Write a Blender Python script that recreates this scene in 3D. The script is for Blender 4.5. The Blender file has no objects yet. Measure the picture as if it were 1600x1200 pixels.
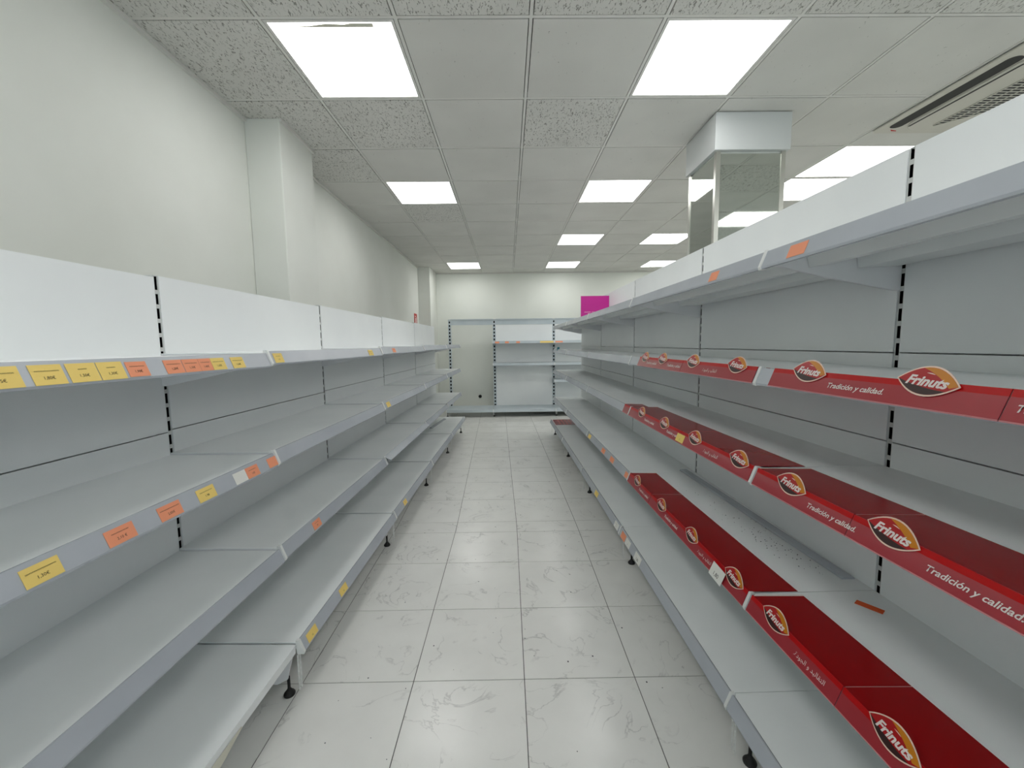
import bpy, bmesh, math, random
from mathutils import Matrix, Vector
random.seed(7)
scene = bpy.context.scene
col = scene.collection

# ------------------------------------------------------------------ camera
F_PX, PITCH, YAW, ROLL, EYE = 637.6, .0969, .0092, -.012, 1.34
def cam_vec(a, b, c):
    cr, sr = math.cos(ROLL), math.sin(ROLL)
    a, b = a*cr + b*sr, -a*sr + b*cr
    cp, sp = math.cos(PITCH), math.sin(PITCH)
    y, z = c*cp - b*sp, -c*sp - b*cp
    cy, sy = math.cos(YAW), math.sin(YAW)
    return Vector((a*cy + y*sy, -a*sy + y*cy, z))
cd = bpy.data.cameras.new('camera')
cam = bpy.data.objects.new('camera', cd); col.objects.link(cam)
cd.sensor_fit = 'HORIZONTAL'; cd.sensor_width = 36.0; cd.lens = F_PX/1600*36.0
cd.clip_start = .02; cd.clip_end = 60
X, Y, Z = cam_vec(1,0,0), -cam_vec(0,1,0), -cam_vec(0,0,1)
cam.matrix_world = Matrix(((X.x,Y.x,Z.x,0),(X.y,Y.y,Z.y,0),(X.z,Y.z,Z.z,EYE),(0,0,0,1)))
scene.camera = cam
# ------------------------------------------------------------------ world + exposure
w = bpy.data.worlds.new('world'); scene.world = w; w.use_nodes = True
w.node_tree.nodes['Background'].inputs[0].default_value = (.85,.92,1,1)
w.node_tree.nodes['Background'].inputs[1].default_value = 2.7
scene.view_settings.view_transform = 'Standard'; scene.view_settings.look = 'None'
scene.view_settings.exposure = -0.38; scene.view_settings.gamma = 1.0
scene.view_settings.use_curve_mapping = False
PANEL_GLOW = 10.0            # light given off by the ceiling panels

# ------------------------------------------------------------------ materials
def lin(c):
    return tuple(((v/255)/12.92 if v/255 <= .04045 else ((v/255+.055)/1.055)**2.4) for v in c)
class N:
    def __init__(s, name, rough=.5, color=(200,200,200), metal=0, spec=.5, coat=0):
        s.m = bpy.data.materials.new(name); s.m.use_nodes = True
        s.t = s.m.node_tree; s.b = s.t.nodes['Principled BSDF']
        s.b.inputs['Base Color'].default_value = (*lin(color), 1)
        s.b.inputs['Roughness'].default_value = rough; s.b.inputs['Metallic'].default_value = metal
        s.b.inputs['Specular IOR Level'].default_value = spec; s.b.inputs['Coat Weight'].default_value = coat
    def node(s, typ, **kw):
        n = s.t.nodes.new(typ)
        for k, v in kw.items():
            if k in n.inputs: n.inputs[k].default_value = v
            else: setattr(n, k, v)
        return n
    def link(s, a, b): s.t.links.new(a, b)
    def coords(s, scale=(1,1,1), rnd=0.0):
        tc = s.node('ShaderNodeTexCoord'); mp = s.node('ShaderNodeMapping')
        mp.inputs['Scale'].default_value = scale
        s.link(tc.outputs['Object'], mp.inputs['Vector'])
        if rnd:
            oi = s.node('ShaderNodeObjectInfo'); ml = s.node('ShaderNodeMath', operation='MULTIPLY')
            ml.inputs[1].default_value = rnd; cx = s.node('ShaderNodeCombineXYZ')
            s.link(oi.outputs['Random'], ml.inputs[0])
            for i in range(3): s.link(ml.outputs[0], cx.inputs[i])
            s.link(cx.outputs[0], mp.inputs['Location'])
        return mp.outputs[0]
    def ramp(s, src, stops):
        r = s.node('ShaderNodeValToRGB'); e = r.color_ramp.elements
        while len(e) < len(stops): e.new(.5)
        for el, (p, c) in zip(e, stops): el.position = p; el.color = (*lin(c), 1)
        s.link(src, r.inputs[0]); return r.outputs[0]
    def bump(s, src, strength=.2, dist=.002):
        b = s.node('ShaderNodeBump'); b.inputs['Strength'].default_value = strength; b.inputs['Distance'].default_value = dist
        s.link(src, b.inputs['Height']); s.link(b.outputs[0], s.b.inputs['Normal'])

def worn(name, c0, c1, rough=.45, scale=6.0, **kw):
    """painted surface with faint uneven soiling between two close tones"""
    n = N(name, rough, c0, **kw)
    v = n.coords((1,1,1), rnd=9.0)
    t = n.node('ShaderNodeTexNoise'); t.inputs['Scale'].default_value = scale; t.inputs['Detail'].default_value = 5
    n.link(v, t.inputs['Vector'])
    n.link(n.ramp(t.outputs[0], [(.35, c0), (.68, c1)]), n.b.inputs['Base Color'])
    return n.m

M = {}
M['wall'] = worn('wall_paint', (231,233,227), (223,225,218), .8, 1.3, spec=.2)
M['wall_back'] = worn('back_wall_paint', (236,239,232), (229,232,224), .75, 1.0, spec=.25)
M['shelf'] = worn('white_shelf_steel', (240,243,243), (233,237,237), .38, 3.0)
M['panel'] = worn('white_panel_steel', (241,244,244), (235,238,239), .42, 2.0)
M['bracket'] = N('bracket_steel', .45, (236,237,239)).m
M['post'] = N('post_paint', .5, (205,207,205)).m
M['slotshade'] = N('post_channel_shade', .9, (14,14,15), spec=0).m  # near-black colour paints the shade inside the post slots
M['backgrey'] = worn('blue_grey_steel', (196,206,211), (186,197,203), .35, 3.0)
M['rail'] = worn('grey_blue_price_rail_plastic', (186,191,198), (177,182,190), .26, 4.0)
M['gapshade'] = N('rail_gap_shade', .6, (66,72,82)).m  # dark strip that paints the shaded gap between shelf edge and rail
M['pinkedge'] = N('pale_pink_edge', .4, (206,138,140)).m
M['cap'] = N('white_rail_end_plastic', .4, (226,228,226)).m
M['black'] = N('black_rubber', .55, (12,12,12)).m
M['steel'] = N('galvanised_steel', .35, (150,152,150), metal=1).m
M['slab'] = N('ceiling_void', .9, (70,70,68), spec=0).m
M['grout'] = N('dark_grout', .9, (92,92,90)).m
M['tbar'] = N('ceiling_bar_paint', .6, (224,223,218)).m
M['acwhite'] = N('aircon_plastic', .5, (205,202,192)).m
M['red_logo'] = N('red_print', .5, (190,35,25)).m
M['white_print'] = N('white_print', .5, (238,226,222)).m
M['black_print'] = N('black_print', .7, (45,40,30)).m
M['header'] = worn('pillar_header_laminate', (206,209,208), (200,203,203), .4, 1.5)
M['mirror'] = N('pillar_mirror', .03, (206,211,205), metal=1).m
M['alu'] = N('brushed_aluminium', .3, (205,205,198), metal=1).m
def glass_mat():
    n = N('fill_window_glass', 0, (245,250,248)); t = n.t
    tr = t.nodes.new('ShaderNodeBsdfTransparent'); gl = t.nodes.new('ShaderNodeBsdfGlossy'); mx = t.nodes.new('ShaderNodeMixShader')
    tr.inputs[0].default_value = (.93,.96,.95,1); gl.inputs['Roughness'].default_value = 0; mx.inputs[0].default_value = .07
    t.links.new(tr.outputs[0], mx.inputs[1]); t.links.new(gl.outputs[0], mx.inputs[2]); t.links.new(mx.outputs[0], t.nodes['Material Output'].inputs[0])
    return n.m
M['glass'] = glass_mat()
M['magenta'] = N('magenta_card', .4, (190,18,140)).m
M['sheet_pink'] = N('pale_print', .5, (214,150,140)).m
M['orange_paper'] = N('orange_paper', .7, (244,158,120)).m
M['deep_orange'] = N('bright_orange_paper', .6, (228,92,34)).m
M['yellow_paper'] = N('yellow_paper', .7, (244,214,122)).m
M['white_paper'] = N('white_paper', .7, (232,232,226)).m
M['green_print'] = N('green_print', .6, (150,200,70)).m
M['teal'] = N('teal_plastic', .35, (20,125,140)).m
M['tape'] = N('torn_tape', .5, (214,212,196)).m
M['crumb'] = N('dark_crumbs', .9, (48,52,62)).m
M['red'] = N('glossy_red_print', .16, (150,3,8), spec=.16).m
M['redlip'] = N('bright_red_print', .3, (186,4,8), spec=.3).m
M['redface'] = N('red_print_under_clear_cover', .3, (164,34,46), coat=.6).m  # pinker red carries the clear cover's reflection in its colour
M['cream'] = N('badge_cream_outline', .35, (240,212,194)).m
M['b_red'] = N('badge_red', .3, (176,8,14)).m
M['b_dark'] = N('badge_dark_brown', .3, (50,24,22)).m
M['b_gold'] = N('badge_gold', .3, (206,128,10)).m

# fissured and plain ceiling tiles
def tile_mat(name, fiss):
    n = N(name, .9, (196,196,190), spec=.15)
    v = n.coords((1,1,1), rnd=7.0)
    big = n.node('ShaderNodeTexNoise'); big.inputs['Scale'].default_value = 2.5; n.link(v, big.inputs['Vector'])
    base = n.ramp(big.outputs[0], [(.3,(221,220,215)),(.7,(213,212,207))])
    v2 = n.coords((125, 42, 1), rnd=7.0)
    ns = n.node('ShaderNodeTexNoise'); ns.inputs['Scale'].default_value = 1.0; ns.inputs['Detail'].default_value = 1.5
    ns.inputs['Distortion'].default_value = 1.2
    n.link(v2, ns.inputs['Vector'])
    thr = .60 if fiss else .74
    pit = n.node('ShaderNodeMapRange'); pit.inputs['From Min'].default_value = thr; pit.inputs['From Max'].default_value = thr+.035
    n.link(ns.outputs[0], pit.inputs['Value'])
    mx = n.node('ShaderNodeMix', data_type='RGBA')
    n.link(pit.outputs[0], mx.inputs[0]); n.link(base, mx.inputs[6]); mx.inputs[7].default_value = (*lin((150,149,143)),1)
    n.link(mx.outputs[2], n.b.inputs['Base Color'])
    inv = n.node('ShaderNodeMath', operation='SUBTRACT'); inv.inputs[0].default_value = 1.0
    n.link(pit.outputs[0], inv.inputs[1]); n.bump(inv.outputs[0], .5, .003)
    return n.m
M['tile_fiss'] = tile_mat('fissured_mineral_tile', True)
M['tile_plain'] = tile_mat('plain_mineral_tile', False)

def marble():
    n = N('white_marble_floor_tile', .22, (205,205,199), spec=.5)
    v = n.coords((1,1,1), rnd=40.0)
    a = n.node('ShaderNodeTexNoise'); a.inputs['Scale'].default_value = 4.0; a.inputs['Detail'].default_value = 6
    a.inputs['Distortion'].default_value = 1.3; n.link(v, a.inputs['Vector'])
    sub = n.node('ShaderNodeMath', operation='SUBTRACT'); sub.inputs[1].default_value = .5; n.link(a.outputs[0], sub.inputs[0])
    ab = n.node('ShaderNodeMath', operation='ABSOLUTE'); n.link(sub.outputs[0], ab.inputs[0])
    vein = n.node('ShaderNodeMapRange'); vein.inputs['From Min'].default_value = 0; vein.inputs['From Max'].default_value = .013
    vein.inputs['To Min'].default_value = 1; vein.inputs['To Max'].default_value = 0
    n.link(ab.outputs[0], vein.inputs['Value'])
    g = n.node('ShaderNodeTexNoise'); g.inputs['Scale'].default_value = 6; g.inputs['Detail'].default_value = 3; n.link(v, g.inputs['Vector'])
    gate = n.node('ShaderNodeMapRange'); gate.inputs['From Min'].default_value = .44; gate.inputs['From Max'].default_value = .62
    n.link(g.outputs[0], gate.inputs['Value'])
    ml = n.node('ShaderNodeMath', operation='MULTIPLY'); n.link(vein.outputs[0], ml.inputs[0]); n.link(gate.outputs[0], ml.inputs[1])
    m2 = n.node('ShaderNodeMath', operation='MULTIPLY'); m2.inputs[1].default_value = .55; n.link(ml.outputs[0], m2.inputs[0])
    base = n.ramp(g.outputs[0], [(.3,(233,233,229)),(.72,(226,226,222))])
    mx = n.node('ShaderNodeMix', data_type='RGBA'); n.link(m2.outputs[0], mx.inputs[0]); n.link(base, mx.inputs[6])
    mx.inputs[7].default_value = (*lin((166,166,164)),1)
    n.link(mx.outputs[2], n.b.inputs['Base Color'])
    return n.m
M['marble'] = marble()

def glow_mat(name, color, strength):
    m = bpy.data.materials.new(name); m.use_nodes = True
    t = m.node_tree; t.nodes.clear()
    e = t.nodes.new('ShaderNodeEmission'); o = t.nodes.new('ShaderNodeOutputMaterial')
    e.inputs[0].default_value = (*color, 1); e.inputs[1].default_value = strength
    t.links.new(e.outputs[0], o.inputs[0]); return m
M['glow'] = glow_mat('lit_panel_diffuser', (1.0,1.0,.985), PANEL_GLOW)

# ------------------------------------------------------------------ mesh helpers
class MB:
    def __init__(s): s.v = []; s.f = []; s.mi = []; s.mats = []
    def mat(s, m):
        if m not in s.mats: s.mats.append(m)
        return s.mats.index(m)
    def box(s, x0, x1, y0, y1, z0, z1, m):
        k = s.mat(m); b = len(s.v)
        s.v += [(x0,y0,z0),(x1,y0,z0),(x1,y1,z0),(x0,y1,z0),(x0,y0,z1),(x1,y0,z1),(x1,y1,z1),(x0,y1,z1)]
        for q in ((0,3,2,1),(4,5,6,7),(0,1,5,4),(1,2,6,5),(2,3,7,6),(3,0,4,7)):
            s.f.append(tuple(b+i for i in q)); s.mi.append(k)
        return s
    def prism(s, poly, y0, y1, m, axis='y'):
        """closed polygon (a,b) extruded; axis y: (a,y,b); axis z: (a,b,z); axis x: (x,a,b)"""
        k = s.mat(m); b = len(s.v); n = len(poly)
        mk = {'y': lambda p,t: (p[0],t,p[1]), 'z': lambda p,t: (p[0],p[1],t), 'x': lambda p,t: (t,p[0],p[1])}[axis]
        s.v += [mk(p,y0) for p in poly] + [mk(p,y1) for p in poly]
        s.f.append(tuple(b+i for i in range(n))); s.mi.append(k)
        s.f.append(tuple(b+n+i for i in reversed(range(n)))); s.mi.append(k)
        for i in range(n):
            j = (i+1) % n; s.f.append((b+i, b+n+i, b+n+j, b+j)); s.mi.append(k)
        return s
    def lathe(s, prof, m, c=(0,0), seg=16):
        k = s.mat(m); b = len(s.v); n = len(prof)
        for i in range(seg):
            a = 2*math.pi*i/seg
            for r, z in prof: s.v.append((c[0]+r*math.cos(a), c[1]+r*math.sin(a), z))
        for i in range(seg):
            j = (i+1) % seg
            for q in range(n-1):
                s.f.append((b+i*n+q, b+j*n+q, b+j*n+q+1, b+i*n+q+1)); s.mi.append(k)
        s.f.append(tuple(b+i*n for i in reversed(range(seg)))); s.mi.append(k)
        s.f.append(tuple(b+i*n+n-1 for i in range(seg))); s.mi.append(k)
        return s
    def mesh(s, name):
        me = bpy.data.meshes.new(name); me.from_pydata(s.v, [], s.f)
        for m in s.mats: me.materials.append(m)
        me.polygons.foreach_set('material_index', s.mi)
        bm = bmesh.new(); bm.from_mesh(me); bmesh.ops.recalc_face_normals(bm, faces=bm.faces); bm.to_mesh(me); bm.free()
        me.update(); return me

def put(name, me, parent=None, loc=(0,0,0), mtx=None, rot=None):
    o = bpy.data.objects.new(name, me); col.objects.link(o)
    if parent: o.parent = parent
    if mtx is not None: o.matrix_local = mtx
    else:
        o.location = loc
        if rot: o.rotation_euler = rot
    return o
def tag(o, label, cat, group=None):
    o['label'] = label; o['category'] = cat
    if group: o['group'] = group
    return o
def struct(o): o['kind'] = 'structure'; return o
def bevel(o, wd, seg=2):
    b = o.modifiers.new('edge', 'BEVEL'); b.width = wd; b.segments = seg; b.limit_method = 'ANGLE'; return o

_txt = {}
def text_mesh(s, size, m, shear=0.0, bold=0.0, spacing=1.0, width=None):
    """flat lettering, centred on its origin, lying in XY"""
    key = (s, size, m.name, shear, bold, spacing, width)
    if key in _txt: return _txt[key]
    c = bpy.data.curves.new('lettering', 'FONT'); c.body = s; c.size = size; c.shear = shear; c.offset = bold
    c.align_x = 'CENTER'; c.align_y = 'CENTER'; c.space_character = spacing; c.resolution_u = 3
    o = bpy.data.objects.new('lettering', c); col.objects.link(o)
    dg = bpy.context.evaluated_depsgraph_get(); dg.update()
    me = bpy.data.meshes.new_from_object(o.evaluated_get(dg))
    bpy.data.objects.remove(o); bpy.data.curves.remove(c)
    xs = [v.co.x for v in me.vertices]; ys = [v.co.y for v in me.vertices]
    if xs:
        cx, cy = (min(xs)+max(xs))/2, (min(ys)+max(ys))/2
        k = (width/(max(xs)-min(xs))) if width else 1.0
        for v in me.vertices: v.co.x = (v.co.x-cx)*k; v.co.y = (v.co.y-cy)
    me.materials.clear(); me.materials.append(m); me.name = 'lettering'
    _txt[key] = me; return me

# ------------------------------------------------------------------ room shell
XL, XR, YF, YB, ZC = -1.645, 4.75, -3.3, 8.40, 2.779
GX, GY = .1219, 1.9485                       # ceiling grid origin
def wall(name, x0, x1, y0, y1, z0, z1, m):
    o = put(name, MB().box(x0,x1,y0,y1,z0,z1,m).mesh(name)); return struct(o)
wall('wall_left', XL-.12, XL, YF, YB, 0, 3.0, M['wall'])
wall('wall_back', XL-.12, XR+.12, YB, YB+.12, 0, 3.0, M['wall_back'])
wall('wall_right', XR, XR+.12, YF, YB, 0, 3.0, M['wall'])
m = MB()
m.box(XL-.12, XR+.12, YF-.12, YF, 0, .35, M['wall']); m.box(XL-.12, XR+.12, YF-.12, YF, 2.5, 3.0, M['wall'])
m.box(XL-.12, XL+.35, YF-.12, YF, .35, 2.5, M['wall']); m.box(XR-.35, XR+.12, YF-.12, YF, .35, 2.5, M['wall'])
struct(put('wall_front', m.mesh('wall_front')))
wx0, wx1 = XL+.35, XR-.35
win = struct(put('fill_window_1', None, loc=(0, YF-.06, 0)))  # unseen glazing behind the camera, added to let in fill daylight
for k in range(4):
    a, b = wx0+(wx1-wx0)*k/4, wx0+(wx1-wx0)*(k+1)/4
    fm = MB().box(a,a+.04,-.03,.03,.35,2.5,M['alu']).box(b-.04,b,-.03,.03,.35,2.5,M['alu']).box(a+.04,b-.04,-.03,.03,.35,.39,M['alu']).box(a+.04,b-.04,-.03,.03,2.46,2.5,M['alu'])
    put('fill_window_frame', fm.mesh('fill_window_frame'), win)
    put('pane', MB().box(a+.04,b-.04,-.003,.003,.39,2.46,M['glass']).mesh('pane'), win)
def pilaster(name, y0, y1):
    o = put(name, MB().box(XL, -1.425, y0, y1, 0, ZC-.001, M['wall']).mesh(name)); bevel(o, .006); return struct(o)
pilaster('wall_pilaster', 2.737, 3.175)
pilaster('wall_corner_pilaster', 7.70, YB)
# wall angle under the ceiling
t = MB()
t.box(XL, XL+.018, YF, 2.737, ZC-.022, ZC-.004, M['tbar']); t.box(XL, XL+.018, 3.175, 7.70, ZC-.022, ZC-.004, M['tbar'])
t.box(-1.425, -1.407, 2.737, 3.175, ZC-.022, ZC-.004, M['tbar'])
struct(put('trim_1', t.mesh('trim_1')))
struct(put('trim_2', MB().box(-1.425, XR, YB-.018, YB, ZC-.022, ZC-.004, M['tbar']).mesh('trim_2')))
struct(put('baseboard_back', MB().box(-1.425, XR, YB-.012, YB, 0, .07, M['marble']).mesh('baseboard_back')))
# small dark pipe hole in the back wall
h = put('pipe_hole', MB().prism([(.034*math.cos(a*math.pi/12), .034*math.sin(a*math.pi/12)) for a in range(24)], -.004, .004, M['black'], axis='y').mesh('pipe_hole'), loc=(-.585, YB-.004, .275))
tag(h, 'round black pipe hole low in the white back wall', 'hole')

# floor: slab + tiles
floor = struct(put('floor', MB().box(XL, XR, YF, YB, -.06, -.0025, M['grout']).mesh('floor')))
FX, FY, FT, J = .0498, 1.5169, .4442, .0017
rows = [FY + FT*k for k in range(-11, 3)] + [2.845]
rows[-1] = FY + FT*3 - .025                   # joint before the cut row
ys = [FY + FT*k for k in range(-11, 3)] + [2.815, 2.985]
while ys[-1] < YB: ys.append(ys[-1] + .448)
def fx(i, y): return FX + FT*i + (0 if y <= 2.9 else (-.030+.006*i)*(y-2.9)*.8)
rest = MB()
for r in range(len(ys)-1):
    y0, y1 = ys[r], min(ys[r+1], YB)
    if y1 - y0 < .02 or y1 <= YF: continue
    y0 = max(y0, YF)
    for i in range(-4, 11):
        q = [(fx(i,y0)+J, y0+J), (fx(i+1,y0)-J, y0+J), (fx(i+1,y1)-J, y1-J), (fx(i,y1)+J, y1-J)]
        q = [(min(max(a,XL),XR), b) for a, b in q]
        if q[1][0]-q[0][0] < .02: continue
        cx, cy = sum(p[0] for p in q)/4, sum(p[1] for p in q)/4
        if y1 > .2 and -4 <= i <= 4:
            me = MB().prism([(a-cx,b-cy) for a,b in q], -.0026, 0, M['marble'], axis='z').mesh('floor_tile')
            put('floor_tile', me, floor, (cx,cy,0))
        else: rest.prism(q, -.0026, 0, M['marble'], axis='z')
o = put('floor_tile_field', rest.mesh('floor_tile_field'), floor); o['kind'] = 'stuff'

# ceiling: slab, bars, tiles, lights
ceil = struct(put('ceiling', MB().box(XL-.1, XR+.1, YF-.1, YB+.1, ZC+.10, ZC+.16, M['slab']).mesh('ceiling')))
LIGHTS = {(-2,0),(1,0),(-2,3),(1,3),(1,6),(3,6),(-2,9),(1,9),(4,9),(4,2),(4,3),(-2,-3),(1,-3),(4,-3),(-2,-6),(1,-6),(4,-6),(6,6),(6,0)}
AC = (2.53, 3.72, 2.055, 2.955)
PIL = (1.322, 1.802, 2.688, 3.118)
bar = .0075; ncol = range(-3, 8); nrow = range(-9, 11)
def clear(x0,x1,y0,y1,R): return x1 <= R[0] or x0 >= R[1] or y1 <= R[2] or y0 >= R[3]
for i in list(ncol)+[8]:
    x = GX+.6*i
    if XL < x < XR: put('ceiling_bar', MB().box(x-bar,x+bar,YF,YB,ZC-.001,ZC+.03,M['tbar']).mesh('ceiling_bar'), ceil)
for j in list(nrow)+[11]:
    y = GY+.6*j
    if YF < y < YB:
        m = MB()
        for i in ncol:
            x0, x1 = max(GX+.6*i+bar, XL), min(GX+.6*(i+1)-bar, XR)
            if x1 > x0: m.box(x0,x1,y-bar,y+bar,ZC-.001,ZC+.03,M['tbar'])
        put('ceiling_bar', m.mesh('ceiling_bar'), ceil)
tile_me = {}
FISS = {(-3,0),(-3,1),(-2,1),(-3,2),(-1,-1),(-2,-1),(0,-1),(1,-1),(2,-1),(-3,-1),(3,-1),(0,1),(-3,-2),(-2,-2),(0,-2),(-2,4)}
for i in ncol:
    for j in nrow:
        x0, x1 = max(GX+.6*i, XL), min(GX+.6*(i+1), XR); y0, y1 = max(GY+.6*j, YF), min(GY+.6*(j+1), YB)
        if x1-x0 < .03 or y1-y0 < .03 or (i,j) in LIGHTS: continue
        g = .0118; cx, cy, sx, sy = (x0+x1)/2, (y0+y1)/2, x1-x0-2*g, y1-y0-2*g
        fs = (i,j) in FISS or (j < -1 and (i+j) % 3 == 0)
        key = (round(sx,4), round(sy,4), fs)
        if key not in tile_me:
            tile_me[key] = MB().box(-sx/2,sx/2,-sy/2,sy/2,0,.016,M['tile_fiss' if fs else 'tile_plain']).mesh('ceiling_tile')
        put('ceiling_tile', tile_me[key], ceil, (cx,cy,ZC-.004+random.uniform(0,.003)))
fr = MB(); q = .2895
for a in ((-q,q,-q,-q+.014),(-q,q,q-.014,q),(-q,-q+.014,-q+.014,q-.014),(q-.014,q,-q+.014,q-.014)): fr.box(*a,0,.045,M['tbar'])
fr_me = fr.mesh('light_frame'); df_me = MB().box(-q+.014,q-.014,-q+.014,q-.014,.003,.007,M['glow']).mesh('diffuser')
def light_where(i, j):
    if (i,j) == (-2,0): return 'lit square ceiling panel with a torn dusty edge beside the left wall'
    d = {(1,0):'lit square ceiling panel directly in front of the mirrored pillar header', (-2,3):'lit ceiling panel just past the wall pilaster',
         (1,3):'lit ceiling panel beside the mirrored pillar on its aisle side', (1,6):'lit ceiling panel above the red-strip shelving, midway to the back wall',
         (3,6):'lit ceiling panel behind the mirrored pillar', (-2,9):'lit ceiling panel in front of the back wall above the bare bay',
         (1,9):'lit ceiling panel in front of the back wall above the magenta card', (4,9):'lit ceiling panel near the back wall, farthest from the left wall',
         (4,2):'lit ceiling panel next to the air conditioner', (4,3):'lit ceiling panel touching another one, second from the air conditioner'}
    if i == 6: return 'lit square ceiling panel far beyond the taller shelving run'
    return d.get((i,j), 'lit square ceiling panel in the front part of the shop')
for (i,j) in sorted(LIGHTS):
    r = put('ceiling_light', None, loc=(GX+.6*i+.3, GY+.6*j+.3, ZC-.002))
    tag(r, light_where(i,j), 'ceiling light', 'square lit ceiling panels')
    put('light_frame', fr_me, r); put('diffuser', df_me, r)

# ------------------------------------------------------------------ mirrored pillar
px0,px1,py0,py1 = PIL
pl = put('mirrored_pillar', None, loc=((px0+px1)/2,(py0+py1)/2,0)); tag(pl, 'square pillar clad in mirror panels with a plain white header box', 'pillar')
hx, hy = (px1-px0)/2, (py1-py0)/2
o = put('header_box', MB().box(-hx,hx,-hy,hy,2.545,ZC-.008,M['header']).mesh('header_box'), pl); bevel(o,.003)
ix, iy = hx-.022, hy-.022
put('core', MB().box(-ix+.01,ix-.01,-iy+.01,iy-.01,0,2.545,M['wall']).mesh('core'), pl)
for nm,a in (('mirror_panel',(-ix+.02,ix-.02,-iy,-iy+.008)),('mirror_panel',(-ix+.02,ix-.02,iy-.008,iy)),('mirror_panel',(-ix,-ix+.008,-iy+.02,iy-.02)),('mirror_panel',(ix-.008,ix,-iy+.02,iy-.02))):
    put(nm, MB().box(*a,.05,2.530,M['mirror']).mesh('mirror_panel'), pl)
for sx in (-1,1):
    for sy in (-1,1):
        m = MB(); e = .024; th = .004
        x0,x1 = sorted((sx*(ix+th), sx*(ix-e))); y0,y1 = sorted((sy*(iy+th), sy*iy)); m.box(x0,x1,y0,y1,0,2.545,M['alu'])
        x0,x1 = sorted((sx*(ix+th), sx*ix)); y0,y1 = sorted((sy*iy, sy*(iy-e))); m.box(x0,x1,y0,y1,0,2.545,M['alu'])
        put('corner_trim', m.mesh('corner_trim'), pl)

# ------------------------------------------------------------------ ceiling air conditioner
ax0,ax1,ay0,ay1 = AC; acx, acy = (ax0+ax1)/2, (ay0+ay1)/2
ac = put('air_conditioner', None, loc=(acx,acy,ZC)); tag(ac, 'beige ceiling cassette air conditioner with long dark slot and grille', 'air conditioner')
def rrect(x0,x1,y0,y1,r,n=6):
    P = []
    for cx,cy,a0 in ((x1-r,y1-r,0),(x0+r,y1-r,90),(x0+r,y0+r,180),(x1-r,y0+r,270)):
        for k in range(n+1):
            a = math.radians(a0+90*k/n); P.append((cx+r*math.cos(a), cy+r*math.sin(a)))
    return P
hx, hy = (ax1-ax0)/2, (ay1-ay0)/2
o = put('face_panel', MB().prism(rrect(-hx,hx,-hy,hy,.03), -.018, -.0045, M['acwhite'], axis='z').mesh('face_panel'), ac); bevel(o,.006)
o = put('raised_panel', MB().prism(rrect(-hx+.13,hx-.13,-hy+.06,hy-.06,.12), -.030, -.016, M['acwhite'], axis='z').mesh('raised_panel'), ac); bevel(o,.008)
sl = MB()
put('air_slot', MB().prism(rrect(-hx+.045,-hx+.122,-hy+.13,hy-.075,.036), -.0195, -.017, M['black'], axis='z').mesh('air_slot'), ac)
put('air_slot', MB().prism(rrect(hx-.100,hx-.058,-hy+.13,hy-.10,.02), -.0195, -.017, M['black'], axis='z').mesh('air_slot'), ac)
put('air_slot', MB().prism(rrect(-hx+.145,-hx+.157,-hy+.17,hy-.12,.004), -.0315, -.030, M['black'], axis='z').mesh('air_slot'), ac)
gx0, gx1, gy0, gy1 = -hx+.30, hx-.30, -hy+.14, hy-.135
put('grille_recess', MB().box(gx0,gx1,gy0,gy1,-.0310,-.030,M['black']).mesh('grille_recess'), ac)
gm = MB()
n = 26
for k in range(n+1):
    y = gy0+(gy1-gy0)*k/n; gm.box(gx0,gx1,y-.003,y+.003,-.034,-.031,M['acwhite'])
for k in range(11):
    x = gx0+(gx1-gx0)*k/10; gm.box(x-.003,x+.003,gy0,gy1,-.0345,-.031,M['acwhite'])
put('grille', gm.mesh('grille'), ac)
put('corner_plate', MB().prism([(gx0,gy1),(gx1,gy1),((gx0+gx1)/2,(gy0+gy1)/2+.02)], -.037, -.0342, M['acwhite'], axis='z').mesh('corner_plate'), ac)
put('red_mark', MB().prism([(0,0),(.05,.012),(.055,.02),(.02,.018)], -.0195, -.018, M['red_logo'], axis='z').mesh('red_mark'), ac, (-hx+.09,hy-.055,0))

# ------------------------------------------------------------------ shelving
RAIL_E = Vector((-.0185, 0, .048)).normalized(); RAIL_N = Vector((RAIL_E.z, 0, -RAIL_E.x))
def rail_mtx(D, z, l, b=0.0, off=.0008):
    """frame on the sloping rail face: x along the run, y up the slope; b measured from the rail's middle"""
    p = Vector((D+.0133, l, z-.016)) + RAIL_E*b + RAIL_N*off
    e, n = RAIL_E, RAIL_N
    return Matrix(((0,e.x,n.x,p.x),(1,0,0,p.y),(0,e.z,n.z,p.z),(0,0,0,1)))
_cache = {}
def cached(key, fn):
    if key not in _cache: _cache[key] = fn()
    return _cache[key]
def shelf_mesh(D, B, m):
    def f():
        k = MB(); d = D-.003
        k.box(0, d, .0012, B-.0012, -.004, 0, m)
        prof = [(.012,-.004),(d,-.004),(d,-.030),(d-.016,-.030),(d-.030,-.013),(.72*d,-.011),(.70*d,-.042),(.53*d,-.032),(.345*d,-.012),(.33*d,-.044),(.014,-.040),(.012,-.03)]
        k.prism(prof, .007, B-.007, m); return k.mesh('shelf')
    return cached(('shelf',round(D,4),round(B,4),m.name), f)
def rail_mesh(D, B, m):
    def f():
        p = [(D+.001,.004),(D+.0055,.004),(D+.0225,-.040),(D+.0215,-.0455),(D+.010,-.0455),(D+.010,-.0425),(D+.0185,-.0415),(D+.004,-.004),(D-.003,-.026),(D-.003,-.028),(D+.001,-.022)]
        return MB().prism(p, .009, B-.004, m).prism([(D-.0028,-.003),(D-.0028,.0008),(D+.001,.0042),(D+.001,-.003)], .009, B-.004, M['gapshade']).mesh('price_rail')
    return cached(('rail',round(D,4),round(B,4),m.name), f)
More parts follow.
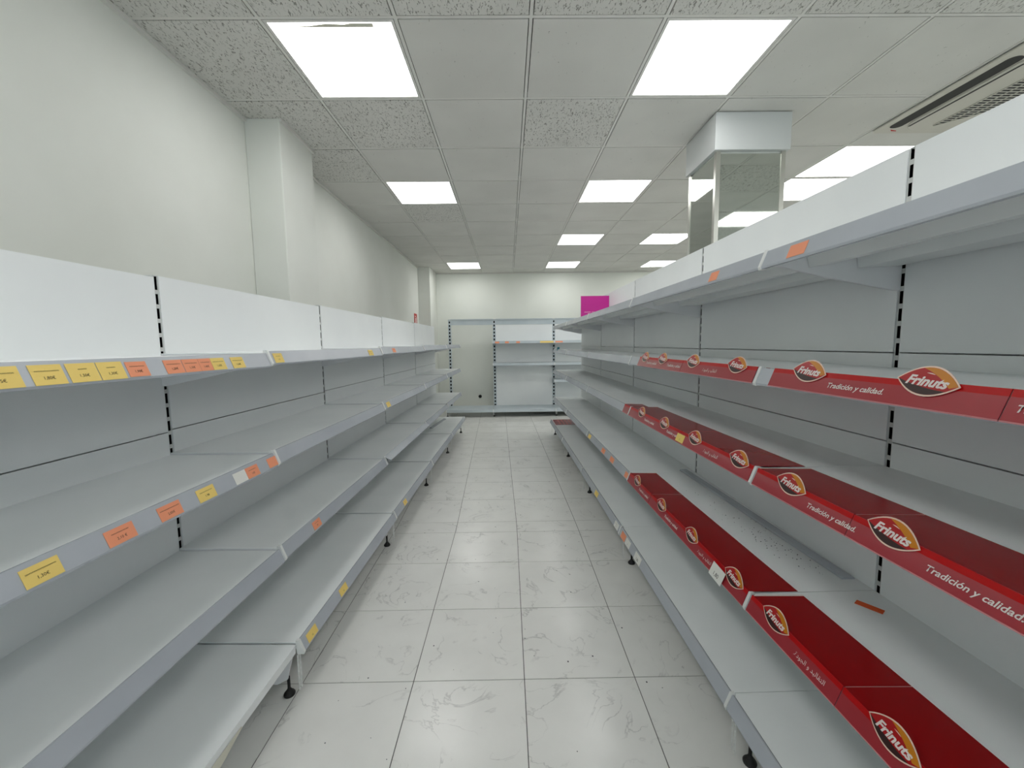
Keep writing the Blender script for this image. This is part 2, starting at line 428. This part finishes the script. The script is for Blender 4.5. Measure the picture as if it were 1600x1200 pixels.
def cap_mesh(D):
    def f():
        p = [(D-.006,.007),(D+.007,.008),(D+.0255,-.040),(D+.0235,-.048),(D-.002,-.047),(D-.006,-.02)]
        return MB().prism(p, -.0055, .0055, M['cap']).mesh('rail_end_cap')
    return cached(('cap',round(D,4)), f)
def bracket_mesh(D, m):
    def f():
        p = [(-.002,-.0045),(-.002,-.108),(.012,-.108),(D*.55,-.070),(D-.03,-.036),(D-.006,-.024),(D-.006,-.0045)]
        return MB().prism(p, -.0016, .0016, m).mesh('bracket')
    return cached(('bracket',round(D,4),m.name), f)
def post_mesh(H, m, a=.0085, s=.0056, pitch=.05, rung=.014):
    def f():
        k = MB(); g = .0006
        k.box(-.058,-.056,-a,a,.03,H,M['slotshade'])
        k.box(-.056,-.0045,-a+.001,-a+.002,.03,H,M['slotshade']); k.box(-.056,-.0045,a-.002,a-.001,.03,H,M['slotshade'])
        k.box(-.058,-.0045,-a,-a+.001,.03,H,m); k.box(-.058,-.0045,a-.001,a,.03,H,m)
        k.box(-.0045,-.003,-a,-s,.03,H,m); k.box(-.0045,-.003,s,a,.03,H,m)
        z = .03
        while z < H-.02:
            k.box(-.0045,-.003,-s,s,z,min(z+rung,H),m); z += pitch
        k.box(-.058,-.003,-a,a,H,H+.003,m)
        return k.mesh('upright')
    return cached(('post',round(H,3),m.name,a), f)
def strip_holder_mesh(h):
    def f():
        k = MB()
        for y in (-.012,.003):
            k.box(-.001,.001,y,y+.0026,0,h,M['cap']); k.box(-.001,.001,y+.0064,y+.009,0,h,M['cap'])
            z = 0
            while z < h-.005: k.box(-.001,.001,y+.0026,y+.0064,z,z+.008,M['cap']); z += .024
        return k.mesh('slotted_strip')
    return cached(('holder',round(h,3)), f)
foot_me = MB().lathe([(.020,0),(.021,.006),(.018,.011),(.010,.020),(.007,.026),(.0055,.028),(.0055,.075)], M['black']).mesh('foot')
def arm_mesh(D, zb, m):
    def f():
        p = [(-.058,.045),(-.058,zb-.006),(D-.02,zb-.038),(D-.05,.075),(D-.09,.055),(.0,.045)]
        return MB().prism(p, -.004, .004, m).mesh('base_arm')
    return cached(('arm',round(D,3),round(zb,3)), f)
def panel_mesh(B, h, m, a=.0085):
    return cached(('panel',round(B,4),round(h,4),m.name,a), lambda: MB().box(-.014,0,.0195 if a<.01 else .0565,B-.0005,.002,h-.002,m).mesh('back_panel'))

def bay(mw, B, D, shelves, Db, zb, seams, zo, label, group, last=False, base_rail=True, mats=('shelf','panel','bracket'), rails=True, skip_rail=(), name='shelving_bay', endfirst=True, loose=None, header=None):
    ms, mp, mbk = (M[x] for x in mats)
    r = put(name, None); r.matrix_world = mw
    tag(r, label, 'shelving', group)
    for z0, z1 in zip(seams[:-1], seams[1:]): put('back_panel', panel_mesh(B, z1-z0, mp, .0085 if mats[0]=='shelf' else .027), r, (0,0,z0+zo))
    H = (seams[-1] if header is None else header)+zo-.004
    ends = (0, B) if last else (0,)
    wide = mats[0] != 'shelf'; a = .027 if wide else .0085
    rear = put('rear_light_block', MB().box(-.050,-.046,.0195 if not wide else .056,B-.0005,seams[0]+.01,seams[-1]+zo-.01,mp).mesh('rear_light_block'), r) if len(seams) > 2 else None  # hidden sheet added to keep light from leaking through the panel seams
    for l in ends:
        put('upright', post_mesh(H, M['backgrey'] if wide else M['post'], a, .013 if wide else .0056, .068 if wide else .05, .030 if wide else .014), r, (0,l+a+.001,0))
        put('base_arm', arm_mesh(Db, zb+zo, mbk), r, (0,l+a+.001,0))
        put('foot', foot_me, r, (Db-.055,l+.0215,0))
        put('slotted_strip', strip_holder_mesh(.145 if not wide else .10), r, (Db-.004,l+.0135,.035))
    lv = [(z, D, True) for z in shelves] + [(zb, Db, False)]
    for n,(z,d,br) in enumerate(lv):
        s = put('shelf' if br else 'base_shelf', shelf_mesh(d, B, ms), r, (0,0,z+zo))
        if br:
            for l in (.0042, B-.0042): put('bracket', bracket_mesh(d, mbk), s, (0,l,0))
        if rails and (br or base_rail) and n not in skip_rail:
            rr = put('price_rail', rail_mesh(d, B, M['rail'] if mats[0]=='shelf' else ms), s, (0,.003,0))
            if loose == n: rr.matrix_local = Matrix.Translation((d,0,0)) @ Matrix.Rotation(-.75,4,'Y') @ Matrix.Translation((-d,0,0))
            put('rail_end_cap', cap_mesh(d), s, (0,.006,0))
            if last: put('rail_end_cap', cap_mesh(d), s, (0,B-.006,0))
    return r

# wall-side run (local X points into the aisle, local Y runs away from the street side)
TL, XPL, BL = .027, -1.262, 1.175
ordn = ['nearest the back wall','second from the back wall','third from the back wall','fourth from the back wall','fifth from the back wall','sixth from the back wall']
LB = {}
L_SH = [1.31, .952, .591]; L_ZB, L_D, L_DB = .220, .369, .415
for k, y in enumerate([6.164-.0095-BL*(6-i) for i in range(6)]):
    mw = Matrix.Translation((XPL+TL*y, y, 0)) @ Matrix.Rotation(-math.atan(TL), 4, 'Z')
    zo = .006*(y+BL*.5)
    zo = max(zo, 0)
    bay(mw, BL, L_D, L_SH, L_DB, L_ZB, [.05,.33,.575,1.035,1.293,1.583], zo,
        'white wall-side shelving bay without red strips, ' + ordn[5-k], 'bays of the wall-side shelving run', last=(k==5), base_rail=(k not in (1,)), loose=(2 if k==3 else None))
    LB[k] = (mw, y, zo)
def on_left(y):
    k = max(i for i in LB if LB[i][1] <= y+1e-6); mw, y0, zo = LB[k]; return mw, (y-y0)*math.sqrt(1+TL*TL), zo
# aisle run with the red strips (local Y runs toward the street side)
TR, XPR, BR = -.014, 1.156, 1.195
R_SH = [1.591, 1.259, .959, .559]; R_ZB, R_D, R_DB = .224, .392, .439
RB = {}
for k, y in enumerate([1.19+BR*i for i in range(-2,4)]):
    y1 = y+BR+.0095
    mw = Matrix.Translation((XPR+TR*y1, y1, 0)) @ Matrix.Rotation(math.pi-math.atan(TR), 4, 'Z')
    bay(mw, BR, R_D, R_SH, R_DB, R_ZB, [.05,.30,.535,1.036,1.302,1.575,1.878], 0,
        'white shelving bay of the taller run by the mirrored pillar, ' + ordn[5-k], 'bays of the taller shelving run', last=True if k==0 else False)
    if k == 5: pass
    RB[k] = (mw, y1, 0)
# closing upright and leg at the far end belong to the bay nearest the back wall (its local start)
def on_right(y):
    k = min(i for i in RB if RB[i][1] >= y-1e-6); mw, y1, zo = RB[k]; return mw, (y1-y), zo

# back wall run: bluish steel, facing the aisle
YU = 8.06
def backbay(x0, x1, shelves, seams, label):
    mw = Matrix.Translation((x0-.028, YU, 0)) @ Matrix.Rotation(-math.pi/2, 4, 'Z')
    B = x1-x0
    r = bay(mw, B, .33, shelves, .56, .135, seams, 0, label, 'blue-grey bays on the back wall', last=(x1>1.5),
        mats=('backgrey','panel','backgrey'), rails=True, name='wall_shelving_bay', header=1.835)
    put('header_beam', MB().box(-.03,-.001,.0565,B-.0005,1.725,1.822,M['backgrey']).mesh('header_beam'), r)
    put('top_bar', MB().box(-.04,.012,.0565,B-.0005,1.826,1.840,M['backgrey']).mesh('top_bar'), r)
    return mw
backbay(-1.135,-.262,[],[.08,.12],'bare blue-grey shelving bay on the back wall with no shelves above its base')
MW2 = backbay(-.262,.905,[1.40,.985],[.10,.985,1.385,1.72],'blue-grey back wall bay with two shelves and a yellow strip')
MW3 = backbay(.905,2.07,[1.40,.985,.66],[.10,.985,1.385,1.72],'blue-grey back wall bay with three shelves, beside the two-shelf bay')

# ------------------------------------------------------------------ price tags
def card_me(w, h, m): return cached(('card',w,h,m.name), lambda: MB().box(-w/2,w/2,-h/2,h/2,0,.0006,m).mesh('price_tag'))
def price_tag(mw, l, z, D, w, h, mat, lines, label, group, b=-.006, name='price_tag', tilt=0.0):
    o = put(name, card_me(round(w,4), round(h,4), M[mat])); o.matrix_world = mw @ rail_mtx(D, z, l, b, .0006) @ Matrix.Rotation(tilt,4,'Z')
    tag(o, label, 'price tag', group)
    for s, size, dx, dy, wd, mm in lines:
        put('lettering', text_mesh(s, size, M[mm], width=wd), o, (dx,dy,.0009))
    return o
def pl_lines(w, h, price, head=.75, hy=.18, px=0.0, mm='black_print', ps=.0085):
    L = [('mmmmmmmmmmmmmm', .0045, 0, h*hy, w*head, mm)] if head else []
    if price: L.append((price, ps, px*w, -h*.16, None, mm))
    return L
YEL, ORA, WHI = 'yellow_paper', 'orange_paper', 'white_paper'
G = {'L1':'price tags on the upper rail of the wall-side shelving','L2':'price tags on the second rail of the wall-side shelving','L3':'price tags on the third rail','LB':'price tags on the base rail of the wall-side shelving'}
cn = {YEL:'yellow', ORA:'orange', WHI:'white'}
def lt(row, y0, y1, mat, price, h=.036, head=.75, extra=''):
    z, D = {'L1':(L_SH[0],L_D),'L2':(L_SH[1],L_D),'L3':(L_SH[2],L_D),'LB':(L_ZB,L_DB)}[row]
    mw, l, zo = on_left((y0+y1)/2); w = min(y1-y0, .075)
    where = {'L1':'on the highest wall-side rail','L2':'on the second-highest wall-side rail','L3':'on the third wall-side rail','LB':'on the wall-side base rail'}[row]
    price_tag(mw, l, z+zo, D, w, h, mat, pl_lines(w, h, price, head), f'{cn[mat]} price tag {extra} {where}'.replace('  ',' '), G[row])
lt('L1',.672,.735,YEL,'1,95€',.04,extra='at the open end of four yellow ones')
lt('L1',.750,.804,YEL,'1,80€',.04,extra='with a long line of print')
lt('L1',.811,.867,YEL,'1,50€',.04,.3,extra='with a very short line of print')
lt('L1',.869,.924,YEL,'1,30€',.04,.35,extra='closest to the single orange one')
lt('L1',.931,.982,ORA,'1,90€',.036,.7,extra='standing by itself')
lt('L1',1.029,1.083,ORA,'1,20€',.036,extra='at the slotted post, first of three joined')
lt('L1',1.085,1.138,ORA,'1,10€',.036,extra='in the middle of three joined')
lt('L1',1.139,1.183,ORA,'1,40€',.036,extra='narrow and joined to a yellow one')
lt('L1',1.184,1.237,YEL,'1,60€',.036,.8,extra='joined to orange tags')
lt('L1',1.265,1.320,YEL,'1,60€',.036,.8,extra='standing alone')
lt('L1',1.482,1.537,YEL,'1 €',.036,.5,extra='just past the rail clip')
lt('L1',2.405,2.475,YEL,'1€',.034,.5,extra='before the second clip')
lt('L1',2.86,2.93,ORA,'1€',.030,.6,extra='past the second clip')
lt('L2',.699,.760,YEL,'1,30€',.036,.8,extra='with a long bold line')
lt('L2',.846,.910,ORA,'2,10 €',.036,.6,extra='next to the long-lined yellow one')
lt('L2',.973,1.038,ORA,'2,05€',.036,.85,extra='in front of the slotted post')
lt('L2',1.093,1.156,YEL,'1,98',.036,.7,extra='between orange tags')
lt('L2',1.237,1.292,WHI,'',.036,0,extra='blank')
lt('L2',1.293,1.353,ORA,'1,05',.036,.6,extra='beside the blank white tag')
lt('L2',1.405,1.470,ORA,'',.034,.0,extra='without print')
lt('L2',2.69,2.76,YEL,'1€',.034,.6,extra='past the second clip')
lt('L3',1.677,1.741,ORA,'1€',.034,.5,extra='single')
lt('LB',1.498,1.570,YEL,'1€',.034,0,extra='right at the rail clip')
lt('LB',1.787,1.860,YEL,'1€',.034,0,extra='second from the rail clip')
lt('LB',2.83,2.90,YEL,'1€',.034,.5,extra='past the second clip')
def rt(z, D, y0, y1, mat, price, label, h=.034, head=.7, b=-.006, group='price tags on the taller shelving run', tilt=0, off=0, mm='black_print'):
    mw, l, zo = on_right((y0+y1)/2); w = min(abs(y1-y0), .09)
    return price_tag(mw, l, z, D+off, w, h, mat, pl_lines(w, h, price, head, mm=mm, ps=.020 if h > .04 else .0095), label, group, b, tilt=tilt)
rt(R_SH[0],R_D,1.435,1.490,ORA,'','orange price tag on the top rail, past the first rail clip',head=0)
rt(R_SH[0],R_D,1.024,1.087,ORA,'','orange price tag on the top rail at the bracket end',head=0)
rt(R_SH[2],R_D,1.655,1.725,YEL,'5€','yellow price tag with green figure stuck on a red strip',mm='green_print',head=0,off=.0025)
o = rt(R_SH[3],R_D,1.312,1.392,WHI,'1,80','white handwritten tag reading 1,80 stuck beside a badge on the lowest red strip',h=.048,head=0,b=-.008,tilt=-.06,off=.009)
rt(R_SH[3],R_D,2.395,2.455,ORA,'','orange tag at the far end of the lowest red strip',head=0)
rt(R_SH[3],R_D,2.94,3.05,ORA,'1€','orange tag on the fourth rail, past the red strips',head=.5)
rt(R_SH[3],R_D,2.71,2.80,ORA,'','small orange tag on the fourth rail just past the red strips',head=0)
rt(R_SH[3],R_D,3.43,3.52,YEL,'','pale yellow tag on the fourth rail far past the red strips',head=0)
rt(R_ZB,R_DB,2.42,2.50,WHI,'1€','white tag on the base rail just past the rail clip',h=.038,head=.6)
rt(R_ZB,R_DB,2.275,2.35,ORA,'','orange tag on the base rail beside a white one',h=.038,head=0)
rt(R_ZB,R_DB,2.19,2.265,WHI,'0','white tag on the base rail beside the orange one',h=.038,head=0)
rt(R_ZB,R_DB,2.015,2.105,WHI,'1,80','white tag on the base rail by the black foot',h=.042,head=0)
rt(R_ZB,R_DB,2.96,3.05,YEL,'1€','yellow tag on the base rail past the second foot',h=.036,head=.4)
# back wall shelf tags
for k,(l0,l1,mat,lab) in enumerate([(.05,.13,ORA,'orange tag on the back wall shelf by the upright'),(.24,.31,ORA,'orange tag second from the upright on the back wall shelf'),(.45,.52,ORA,'orange tag third from the upright on the back wall shelf'),(.90,1.155,YEL,'long yellow strip tag at the end of the back wall shelf')]):
    price_tag(MW2, (l0+l1)/2, 1.40, .33, l1-l0, .036, mat, [], lab, 'tags on the back wall shelf')
price_tag(MW3, .09, 1.40, .33, .14, .03, ORA, [], 'orange tag on the three-shelf back wall bay', 'tags on the back wall shelf')

# ------------------------------------------------------------------ red strips with badges
AR = '.\uFE93\uFEA9\uFEEE\uFEA0\uFEDF\uFE8D \uFEED \uFEAA\uFEF4\uFEDF\uFE8E\uFED8\uFE98\uFEDF\uFE8D'
ES = 'Tradición y calidad.'
def arc(p, q, bulge, n=14):
    out = []
    for k in range(n+1):
        t = k/n; x = p[0]+(q[0]-p[0])*t; y = p[1]+(q[1]-p[1])*t
        s = 4*t*(1-t); dx, dy = q[0]-p[0], q[1]-p[1]; L = math.hypot(dx,dy)
        out.append((x-dy/L*bulge*s, y+dx/L*bulge*s))
    return out
def badge_mesh():
    k = MB(); W = .056
    A, Bp = (-W, .004), (W, -.005)
    def lens(s, up, dn): 
        a, b = (A[0]*s, A[1]*s), (Bp[0]*s, Bp[1]*s)
        return arc(a, b, up)[:-1] + arc(b, a, dn)[:-1]
    k.prism(lens(1.0,.0305,.0265), 0, .0010, M['cream'], axis='z')
    k.prism(lens(.945,.0275,.0235), .001, .0013, M['b_red'], axis='z')
    s = .943
    a, b = (A[0]*s, A[1]*s), (Bp[0]*s, Bp[1]*s)
    # gold crescent on the upper right
    up = arc(a, b, .0272, 20)[7:]
    inner = arc((up[0][0], up[0][1]), (b[0]-.013, b[1]-.0042), .0035, 12)
    k.prism(up + list(reversed(inner)), .0013, .0015, M['b_gold'], axis='z')
    # dark brown bowl below
    dn = arc(b, a, .0232, 20)[3:]
    top = arc(a, dn[0], -.0035, 14)[1:-1]
    k.prism(dn + top, .0013, .0015, M['b_dark'], axis='z')
    # small highlight
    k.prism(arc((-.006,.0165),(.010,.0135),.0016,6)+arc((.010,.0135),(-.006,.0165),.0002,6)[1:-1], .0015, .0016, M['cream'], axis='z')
    return k.mesh('badge')
badge_me = badge_mesh()
def red_strip(row, y1, y0, badges, texts, label, topw=.150):
    z = R_SH[row]
    mw, l0, zo = on_right(y1-1e-4); l1 = l0 + (y1-y0)
    r = put('promotional_strip', None); r.matrix_world = mw @ Matrix.Translation((R_D, l0, z))
    tag(r, label, 'shelf strip', 'red printed strips on the taller run'); Ls = y1-y0
    put('top_sheet', MB().prism([(-topw,.0008),(.0058,.0050),(.0058,.0064),(-topw,.0020)], 0, Ls, M['red']).mesh('top_sheet'), r)
    put('front_lip', MB().prism([(.0058,.0064),(.0074,.0064),(.0116,-.0050),(.0100,-.0052)], 0, Ls, M['redlip']).mesh('front_lip'), r)
    put('front_face', MB().prism([(.0102,-.0050),(.0118,-.0050),(.0255,-.0400),(.0240,-.0405)], 0, Ls, M['redface']).mesh('front_face'), r)
    put('lower_edge', MB().prism([(.0240,-.0400),(.0262,-.0400),(.0262,-.0425),(.0240,-.0425)], 0, Ls, M['pinkedge']).mesh('lower_edge'), r)
    if not (topw < .1): put('white_edge', MB().prism([(-topw,.0020),(.004,.0064),(.004,.0068),(-topw,.0024)], -.0006, .005 if abs(y1-J0) < .02 else .0008, M['white_print'] if abs(y1-J0) < .02 else M['pinkedge']).mesh('white_edge'), r)
    base = Matrix.Translation((-R_D,0,0))
    for yb in badges:
        bd = put('badge', badge_me, r, mtx=base @ rail_mtx(R_D, 0, y1-yb, .0215, .0042))
        put('lettering', text_mesh('Frinuts', .0245, M['white_print'], shear=.28, bold=.0009, width=.074), bd, (.001,.0005,.0017), rot=(0,0,-.075))
    for yt, kind in texts:
        if kind == 'es': me = text_mesh(ES, .0165, M['white_print'], shear=.25, bold=.0003, width=.137)
        else: me = text_mesh(AR, .0165, M['white_print'], width=.10)
        put('lettering', me, r, mtx=base @ rail_mtx(R_D, 0, y1-yt, -.008, .0035))
    return r
J1, J0, JE = 2.385, 1.190, .006
red_strip(1, 2.235, 1.70, [2.15,1.917], [(2.04,'es'),(1.775,'es')], 'red strip on the second shelf with two glary badges, past the rail clip', topw=.03)
red_strip(1, 1.698, 1.205, [1.61,1.308], [(1.467,'ar')], 'red strip on the second shelf with Arabic lettering between two badges', topw=.03)
red_strip(1, 1.130, .60, [1.0,.72], [(.861,'es')], 'red strip on the second shelf with Spanish lettering between two large badges', topw=.03)
red_strip(1, .598, JE, [.41,.12], [(.515,'es'),(.265,'ar')], 'red strip on the second shelf at the street-side end', topw=.03)
red_strip(2, J1-.008, 1.70, [2.19,1.88], [(2.055,'es'),(1.763,'es')], 'red strip on the third shelf with two Spanish lines, past the yellow tag')
red_strip(2, 1.698, J0+.012, [1.576,1.276], [(1.44,'ar')], 'red strip on the third shelf with Arabic lettering')
red_strip(2, J0-.008, .85, [1.04], [(.90,'es')], 'short red strip on the third shelf with one badge and Spanish lettering')
red_strip(2, .848, JE, [.76,.43,.12], [(.617,'es'),(.27,'ar')], 'long red strip on the third shelf with big Spanish lettering, at the street-side end')
red_strip(2, 2.50, J1+.008, [], [], 'short plain red strip end on the third shelf beyond the rail clip', topw=.10)
red_strip(3, J1-.008, 2.03, [2.24], [(2.115,'es')], 'short red strip on the fourth shelf with one badge, where the red begins')
red_strip(3, 2.028, J0+.012, [1.89,1.578,1.276], [(1.76,'es'),(1.457,'ar')], 'long red strip on the fourth shelf with three badges')
red_strip(3, J0-.008, .846, [1.07], [(.933,'ar')], 'short red strip on the fourth shelf with one badge and Arabic lettering')
red_strip(3, .844, JE, [.724,.42,.12], [(.57,'es'),(.27,'ar')], 'red strip on the fourth shelf at the street-side end')

# ------------------------------------------------------------------ loose things
def R_pt(y, d, z):
    mw, l, zo = on_right(y); return mw @ Vector((d, l, z))
def R_obj(name, me, y, d, z, rot=0.0):
    mw, l, zo = on_right(y); o = put(name, me); o.matrix_world = mw @ Matrix.Translation((d,l,z)) @ Matrix.Rotation(rot,4,'Z'); return o
o = R_obj('plastic_strip', MB().prism([(-.022,0),(.022,0),(.022,.003),(.016,.007),(-.018,.007),(-.022,.003)], -.585, .585, M['rail']).mesh('plastic_strip'), 1.845, .043, R_SH[3]+.0005, .022)
tag(o, 'long blue-grey plastic strip lying at the back of the fourth shelf', 'strip')
o = R_obj('orange_label', MB().box(-.0125,.0125,-.032,.032,0,.0012,M['deep_orange']).mesh('orange_label'), 1.12, .088, R_SH[3]+.0004, .62)
tag(o, 'bright orange blank label lying flat near a back panel', 'label')
cr = MB()
rg = random.Random(3)
for k in range(95):
    y = rg.gauss(1.53,.10) if k < 65 else rg.uniform(1.25,2.2); d = rg.uniform(.06,.17) if k < 65 else rg.uniform(.08,.2)
    p = R_pt(y, min(d,.225), R_SH[3]); s = rg.uniform(.0004,.0014)
    cr.box(p.x-s,p.x+s,p.y-s*rg.uniform(.5,1.2),p.y+s,p.z+.0002,p.z+.0002+s,M['crumb'])
o = put('crumbs', cr.mesh('crumbs')); tag(o, 'dark crumbs scattered on the fourth shelf', 'crumbs'); o['kind'] = 'stuff'
fs = MB()
for k in range(60):
    x, y, s = rg.uniform(-.72,.66), rg.uniform(1.2,4.2), rg.uniform(.0008,.0024)
    fs.box(x-s*rg.uniform(.6,2),x+s,y-s,y+s*rg.uniform(.6,2),.0001,.0008,M['crumb'])
o = put('floor_specks', fs.mesh('floor_specks')); tag(o, 'tiny dark specks of dirt on the marble floor tiles', 'dirt'); o['kind'] = 'stuff'
# red printed sheet at the far end of the base shelf
sh = R_obj('printed_sheet', MB().box(-.165,.165,-.20,.20,0,.0012,M['red']).mesh('printed_sheet'), 5.755, .262, R_ZB+.0004)
tag(sh, 'dark red printed sheet lying on the base shelf end by the back wall', 'sheet')
for k,(dx,wd) in enumerate([(.105,.30),(.055,.33),(.005,.30),(-.045,.33)]):
    put('lettering', text_mesh('MMMNM', .045, M['sheet_pink'], width=wd), sh, (dx-.01,0,.0014), rot=(0,0,math.pi/2))
# magenta card on the top shelf
mwS, lS, _ = on_right(4.40)
mg = put('display_card', MB().box(-.150,.150,-.004,.004,0,.250,M['magenta']).mesh('display_card'), loc=(.934,4.40,R_SH[0]+.0008), rot=(0,0,math.radians(-1)))
tag(mg, 'magenta display card standing on the top shelf', 'card')
put('lettering', text_mesh('mmm mm', .018, M['white_print'], width=.12), mg, mtx=Matrix.Translation((-.05,-.0046,.080)) @ Matrix.Rotation(math.pi/2,4,'X'))
put('lettering', text_mesh('7', .05, M['white_print']), mg, mtx=Matrix.Translation((-.065,-.0046,.048)) @ Matrix.Rotation(math.pi/2,4,'X'))
# teal clip on the second rail
o = R_obj('plastic_clip', MB().box(-.012,.012,-.03,.03,0,.028,M['teal']).box(.012,.018,-.022,.022,-.02,.020,M['teal']).mesh('plastic_clip'), 5.45, R_D+.014, R_SH[1]+.009)
bevel(o,.004); tag(o, 'small teal plastic clip on the second rail near the back wall', 'clip')
# loose rail lying on the wall-side base shelf
mw, l, zo = on_left(5.62)
o = put('loose_rail', MB().prism([(-.018,0),(.018,0),(.018,.004),(-.012,.012),(-.018,.010)], -.33, .33, M['rail']).mesh('loose_rail')); o.matrix_world = mw @ Matrix.Translation((.13,l,L_ZB+zo+.0006)) @ Matrix.Rotation(-.10,4,'Z')
tag(o, 'loose grey price rail lying on the wall-side base shelf', 'rail')
# torn tape under the rail-less base shelf edge
mw, l, zo = on_left(1.06)
n = 10; tp = MB(); P = []
for k in range(n+1):
    t = k/n; P.append((-.085+.17*t, -.002-.028*math.sin(math.pi*t)**.8*(.75+.25*math.sin(5*t))))
tp.prism([(a,b) for a,b in P]+[(.085,.004),(-.085,.004)], 0, .0008, M['tape'], axis='x')
o = put('torn_tape', tp.mesh('torn_tape')); o.matrix_world = mw @ Matrix.Translation((L_DB-.0015,l,L_ZB+zo-.026))
tag(o, 'torn cream tape hanging from the base shelf edge that lacks a rail', 'tape')
# fire equipment sign on the left wall, near the corner
sg = put('fire_sign', MB().box(0,.004,-.105,.105,-.105,.105,M['red_logo']).mesh('fire_sign'), loc=(XL,7.40,1.80)); tag(sg, 'small red fire equipment sign on the left wall by the corner pilaster', 'sign')
put('pictogram', MB().box(.004,.0048,-.03,.03,-.07,.03,M['white_print']).box(.004,.0048,-.05,.01,.045,.065,M['white_print']).box(.004,.0048,.05,.065,-.07,.05,M['white_print']).mesh('pictogram'), sg)
# dusty rip at the edge of one ceiling panel
o = put('torn_film', MB().prism([(-.17,0),(.19,0),(.19,-.022),(.10,-.024),(.06,-.016),(-.02,-.020),(-.10,-.008),(-.17,-.006)], 0, .0008, M['tape'], axis='z').mesh('torn_film'), loc=(GX-1.2+.3, GY+.055, ZC-.0008))
tag(o, 'torn cream film stuck along the edge of a lit ceiling panel', 'film')
